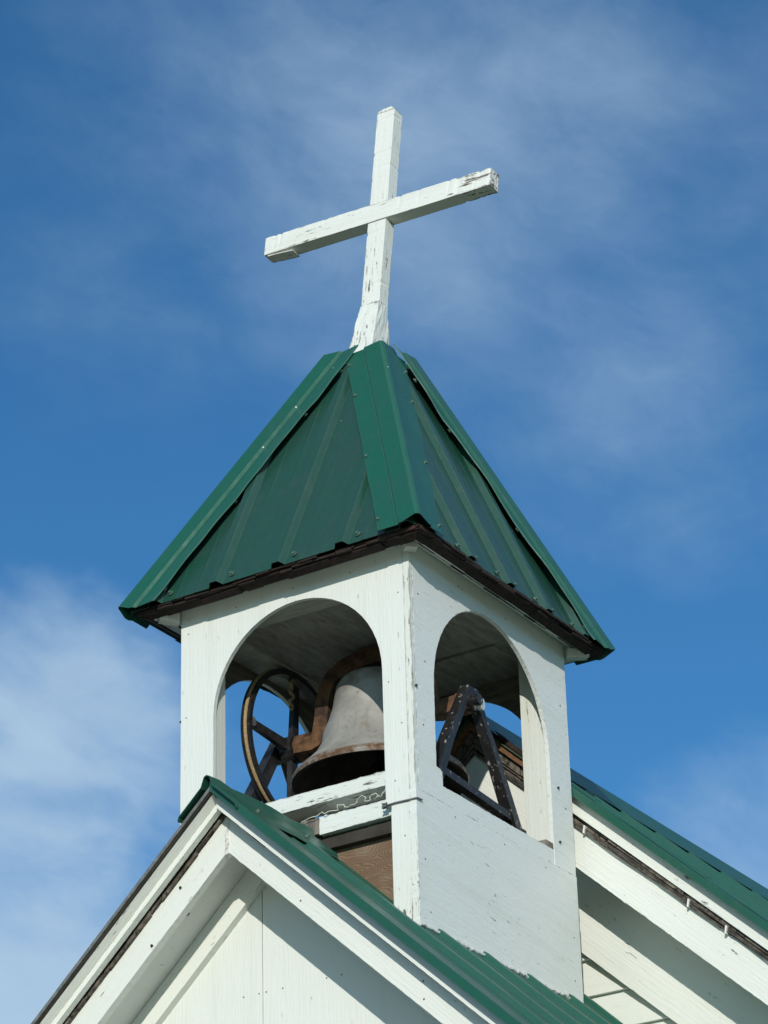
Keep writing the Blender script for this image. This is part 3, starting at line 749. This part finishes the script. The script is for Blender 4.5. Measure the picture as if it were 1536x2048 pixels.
# --- porch
porch = thing('church_porch', 'white gabled church porch with a green metal roof in front of the bell tower', 'porch', (PX, -.31, GZ))
PL = 2.0                                   # half length of the slope in x
PHW = 1.72                                 # half width of the walls
YW = -.31                                  # gable wall plane
za = PZ-.03
for s in (1, -1):
    mt = M_trim if s > 0 else M_trimL
    rs = part('roof_sheet', ribbed(B(), PX, PZ, PM, s, PL, -.70, 1.70, -.555 , .355), M_pgreen, porch)
    part('roof_deck', rake(B(), PX, PZ-.004, PM, s, PL-.01, -.60, 1.70, -.003, -.045), M_rot, porch)
    tt, tb = (.038, -.010) if s > 0 else (.010, -.008)
    bm = B(); rake(bm, PX, PZ, PM, s, PL, -.712, -.704, tt, tb); rake(bm, PX, PZ, PM, s, PL, -.7035, -.585, tt, tt-.004)
    if s > 0: rake(bm, PX, PZ, PM, s, PL, -.7035, -.69, tb+.006, tb)
    part('rake_trim', bm, M_pgreen if s > 0 else M_edge, porch)
    if s < 0: part('sheet_underside', rake(B(), PX, PZ, PM, s, PL, -.7035, -.677, -.010, -.016), M_dark, porch)  # underside plate: unpainted metal back, its unlit look put into the dark colour
    if s < 0:
        bm = B(); q = [(-.690, -.0165), (-.6525, -.0365), (-.622, -.0365), (-.622, -.0165)]
        hexa(bm, [(PX, y, PZ+o) for y, o in q], [(PX-PL+.01, y, PZ+o-PM*(PL-.01)) for y, o in q]); part('tilted_moulding', bm, M_trimL, porch)  # strip added and tilted downward so its face comes out shaded
    part('rake_moulding', rough_rake(B(), PX, PZ, PM, s, PL-.01, -.666 if s > 0 else -.652, -.622, -.008 if s > 0 else -.037, -.067, .0005, 0), mt, porch)
    part('shingle_edge', shingle_strip(B(), PX, PZ, PM, s, PL-.02, -.590 if s > 0 else -.606, -.50, -.060, -.080), M_rot, porch)
    part('rake_board', rough_rake(B(), PX+s*.003, PZ-.003, PM, s, PL-.01, -.59, -.552, -.078, -.229, .0006, .012), mt, porch)
    part('soffit', rake(B(), PX, PZ, PM, s, PL-.02, -.5515, YW-.0, -.135, -.15), M_soffit, porch)
    part('frieze_board', rough_rake(B(), PX, PZ, PM, s, PHW, YW-.036, YW-.001, -.152, -.285, .0004, 0), mt, porch)
    part('side_soffit', prism(B(), [(PX+s*PHW, PZ-PM*PL-.06), (PX+s*(PL-.02), PZ-PM*PL-.06), (PX+s*(PL-.02), PZ-PM*PL-.045), (PX+s*PHW, PZ-PM*PL-.045)], 'y', -.55, 1.70), M_soffit, porch)
    part('eave_fascia', box(B(), (min(PX+s*(PL-.019), PX+s*(PL-.001)), -.58, PZ-PM*PL-.16), (max(PX+s*(PL-.019), PX+s*(PL-.001)), 1.70, PZ-PM*PL-.005)), M_soffit, porch)
zg = PZ-.16
bm = B(); prism(bm, [(PX-PHW, GZ-.1), (PX-PHW, zg-PM*PHW), (.640, zg-PM*(PX-.64)), (.640, GZ-.1)], 'y', YW, YW+.1)
part('gable_wall', bm, M_front, porch)
bm = B(); prism(bm, [(.6445, GZ-.1), (.6445, zg-PM*(PX-.6445)), (PX, zg), (PX+PHW, zg-PM*PHW), (PX+PHW, GZ-.1)], 'y', YW, YW+.1)
part('gable_wall', bm, M_front, porch)
part('wall_backing', box(B(), (PX-.3, YW+.101, -2), (PX+.3, YW+.12, zg-.3)), M_dark, porch)
for s in (1, -1):
    part('side_wall', box(B(), (min(PX+s*PHW, PX+s*(PHW-.1)), YW+.101, GZ-.1), (max(PX+s*PHW, PX+s*(PHW-.1)), 1.70, zg-PM*PHW)), M_clap, porch)
bm = B(); box(bm, (PX-.75, YW-.02, GZ), (PX+.75, YW-.002, GZ+2.35)); fr_ = part('door_frame', bm, M_soffit, porch)
for s in (-1, 1):
    bm = B(); box(bm, (PX+s*.33-.31, YW-.032, GZ+.12), (PX+s*.33+.31, YW-.021, GZ+2.2)); part('door', bm, M_pgreen, porch)
bm = B()
for k in range(3): box(bm, (PX-1.1, YW-.25-.3*k, GZ-.1), (PX+1.1, YW-.021-.3*k if k == 0 else YW-.25-.3*(k-1)-.001, GZ+.10-.04*k))
part('doorstep', bm, M_gravel, porch)
part('peak_joint', rough_board(B(), [(PX-.011, PZ-.245), (PX-.011, PZ-.085), (PX+.009, PZ-.085), (PX+.009, PZ-.24)], 'y', -.594, -.56, j=.003), M_caulk, porch)
# ridge cap from the gable to the tower
nz = 1/math.sqrt(1+PM*PM)
def cap_profile(half, lift): 
    h = PZ+lift
    return [(PX-half-.004, h-PM*half-.016), (PX-half, h-PM*half), (PX-.028, h-PM*.028), (PX-.013, h+.016), (PX, h+.022), (PX+.013, h+.016), (PX+.028, h-PM*.028), (PX+half, h-PM*half), (PX+half+.004, h-PM*half-.016)]
bm = B(); rings = []
for k, y in enumerate([-.735, -.66, -.58, -.45, -.3, -.15, -.002]):
    pr_ = cap_profile(.138, .030 + .006*math.sin(k*2.2)); rings.append([bm.verts.new((x, y, z)) for x, z in pr_])
for a, b in zip(rings, rings[1:]):
    for k in range(len(a)-1): bm.faces.new([a[k], a[k+1], b[k+1], b[k]])
bmesh.ops.recalc_face_normals(bm, faces=bm.faces)
geom = bmesh.ops.extrude_face_region(bm, geom=bm.faces[:])
bmesh.ops.translate(bm, vec=(0, 0, -.004), verts=[v for v in geom['geom'] if isinstance(v, bmesh.types.BMVert)])
rc_o = part('ridge_cap', bm, M_pgreen, porch)
for y in (-.55, -.2): screw(rc_o, (PX+.12, y, PZ+.034-PM*.12), (PM, 0, 1))
for l, dz in ((.9, -.12), (.9, -.19), (1.3, -.12), (1.3, -.19), (.35, -.19), (1.7, -.15)):
    bm = B(); x = PX+l; z = PZ+dz-PM*l; tube(bm, [(x, -.5905, z), (x, -.593, z)], .0035, 8); part('nail', bm, M_nail, porch)
for k in range(5):
    z = -.25-.42*k
    for x in (.55, .625, .66, .74, .95, 1.02):
        bm = B(); tube(bm, [(x, YW-.0005, z), (x, YW-.003, z)], .003, 6); part('nail', bm, M_nail, porch) if z < zg-PM*abs(x-PX)-.16 else bm.free()
for x, z, y in ((.44, .155, -.591), (.30, -.06, -.591)):
    bm = B(); tube(bm, [(x, y, z), (x, y-.005, z)], .006, 8); part('nail', bm, M_iron, porch)
bm = B(); lathe(bm, [(0,-.012),(.012,-.006),(.016,.002),(.010,.012),(0,.014)], (.40, -.50, PZ-.16-PM*.27), seg=10); part('soffit_speck', bm, M_iron, porch, smooth=True)  # small dark blob under the soffit, of no known kind

# --- nave
NX, NM, NZ = .66, .923, 1.482
nave = thing('church_nave', 'white clapboard church hall with a steep green metal roof behind the bell tower', 'church', (NX, 1.72, GZ))
NL, NHW, NYW, NBK = 3.6, 3.25, 1.70, 6.0
for s in (1, -1):
    mt = M_trim if s > 0 else M_trimL
    part('roof_sheet', ribbed(B(), NX, NZ+.014, NM, s, NL, 1.345, NBK, 1.50, .355), M_pgreen, nave)
    part('roof_deck', rake(B(), NX, NZ, NM, s, NL-.01, 1.40, NBK-.01, .012, -.06), M_rot, nave)
    bm = B(); rake(bm, NX, NZ, NM, s, NL, 1.333, 1.341, .046, 0.0, l0=.46); rake(bm, NX, NZ, NM, s, NL, 1.3415, 1.46, .046, .041, l0=.46); rake(bm, NX, NZ, NM, s, NL, 1.3415, 1.352, .006, 0.0, l0=.46)
    part('rake_trim', bm, M_pgreen, nave)
    part('deck_edge', shingle_strip(B(), NX, NZ, NM, s, .459, 1.375, 1.45, .056, .018), M_shing, nave)
    part('bare_rake_strip', rake(B(), NX, NZ, NM, s, .459, 1.36, 1.40, .016, -.030), M_bare, nave)
    # lapped cap pieces that stand off the sheet a little
    l = .1; k = 0
    while l < 2.6:
        e = l+.52; bm = B()
        p = lambda d, o: (NX+s*d, NZ+.046+o-NM*d)
        q = [p(l, .004), p(e, .018), p(e, .012), p(l, -.002)]
        prism(bm, q if s > 0 else q[::-1], 'y', 1.40, 1.455); part('lap_strip', bm, M_pgreen, nave); l += .52; k += 1
    part('rake_moulding', rake(B(), NX, NZ, NM, s, NL-.01, 1.375, 1.40, .008, -.085, l0=.458), mt, nave)
    part('shingle_edge', shingle_strip(B(), NX, NZ, NM, s, .45, 1.385, 1.5, -.034, -.084, .16), M_rot, nave)
    bm = B(); shingle_strip(bm, NX, NZ, NM, s, NL-.02, 1.392, 1.5, -.086, -.105, .2); shingle_strip(bm, NX, NZ, NM, s, NL-.02, 1.400, 1.5, -.106, -.122, .3); shingle_strip(bm, NX, NZ, NM, s, NL-.02, 1.392, 1.5, -.123, -.137, .2)
    part('shingle_edge', bm, M_rot, nave)
    part('rake_board', rough_rake(B(), NX, NZ, NM, s, NL-.01, 1.405, 1.44, -.139, -.345, .0008, .02), mt, nave)
    part('soffit', rake(B(), NX, NZ, NM, s, NL-.02, 1.4405, NYW, -.325, -.34), M_soffit, nave)
    part('frieze_board', rough_rake(B(), NX, NZ, NM, s, NHW, NYW-.045, NYW-.001, -.342, -.77, .0006, .01), mt, nave)
    part('eave_fascia', box(B(), (min(NX+s*(NL-.019), NX+s*(NL-.001)), 1.41, NZ-NM*NL-.2), (max(NX+s*(NL-.019), NX+s*(NL-.001)), NBK-.02, NZ-NM*NL-.01)), M_soffit, nave)
    part('side_soffit', prism(B(), [(NX+s*NHW, NZ-NM*NL-.10), (NX+s*(NL-.02), NZ-NM*NL-.10), (NX+s*(NL-.02), NZ-NM*NL-.085), (NX+s*NHW, NZ-NM*NL-.085)], 'y', 1.45, NBK-.02), M_soffit, nave)
zn = NZ-.36
prism(bm := B(), [(NX-NHW+.02, GZ-.1), (NX-NHW+.02, zn-NM*NHW), (NX, zn-.01), (NX+NHW-.02, zn-NM*NHW), (NX+NHW-.02, GZ-.1)], 'y', NYW+.02, NYW+.12)
part('gable_wall', bm, M_clap, nave)
bm = B(); z = .347+.172*4
while z > GZ:
    def hwid(zz): return min(NHW, max(.0, (zn-zz)/NM))
    w0, w1 = hwid(z), hwid(z+.168)
    if w0 > .02:
        lo = [(NX-w0, NYW-.012, z), (NX+w0, NYW-.012, z), (NX+w0, NYW+.019, z), (NX-w0, NYW+.019, z)]
        hi = [(NX-w1, NYW+.010, z+.171), (NX+w1, NYW+.010, z+.171), (NX+w1, NYW+.019, z+.171), (NX-w1, NYW+.019, z+.171)]
        hexa(bm, lo, hi)
    z -= .172
part('clapboards', bm, M_clap, nave)
for s in (1, -1):
    part('side_wall', box(B(), (min(NX+s*NHW, NX+s*(NHW-.12)), NYW+.121, GZ-.1), (max(NX+s*NHW, NX+s*(NHW-.12)), NBK-.3, NZ-NM*NL-.085)), M_clap, nave)
    for y in (3.1, 4.8):
        xw = NX+s*NHW
        f = part('window', box(B(), (min(xw, xw+s*.03), y-.5, GZ+1.1), (max(xw, xw+s*.03), y+.5, GZ+2.9)), M_soffit, nave)
        part('pane', box(B(), (min(xw+s*.031, xw+s*.036), y-.42, GZ+1.18), (max(xw+s*.031, xw+s*.036), y+.42, GZ+2.82)), M_window, f)
part('back_wall', prism(B(), [(NX-NHW, GZ-.1), (NX-NHW, zn-NM*NHW), (NX, zn), (NX+NHW, zn-NM*NHW), (NX+NHW, GZ-.1)], 'y', NBK-.3, NBK-.2), M_clap, nave)
# ridge cap of the nave
bm = B()
prism(bm, [(NX-.15, NZ+.045-NM*.15), (NX-.02, NZ+.075), (NX, NZ+.09), (NX+.02, NZ+.075), (NX+.15, NZ+.045-NM*.15), (NX+.15, NZ+.041-NM*.15), (NX, NZ+.06), (NX-.15, NZ+.041-NM*.15)], 'y', 1.33, NBK)
part('ridge_cap', bm, M_pgreen, nave)
# cable run stapled along the right rake
cb = thing('cable_run', 'dark cables with white clips running down the church hall rake board', 'cable', (NX+1, 1.385, NZ-NM*1))
for q, (dz, dy) in enumerate(((-.128, 1.386), (-.136, 1.388), (-.118, 1.388))):
    pts = []
    for k in range(60):
        l = .15+2.9*k/59; pts.append((NX+l, dy, NZ+dz-NM*l+.004*math.sin(k*.8+q*2)+.003*math.sin(k*.31+q)))
    bm = B(); tube(bm, pts, .0036, 5); part('cable', bm, M_cable, cb, smooth=True)
for l in (.56, .27, 1.05, 1.22, 1.48, 2.0):
    bm = B(); x = NX+l; z_ = NZ-NM*l
    hexa(bm, [(x-.003, 1.376, z_-.148), (x+.005, 1.376, z_-.150), (x+.005, 1.404, z_-.150), (x-.003, 1.404, z_-.148)],
             [(x+.004, 1.376, z_-.112), (x+.012, 1.376, z_-.116), (x+.012, 1.404, z_-.116), (x+.004, 1.404, z_-.112)])
    part('clip', bm, M_clip, cb)
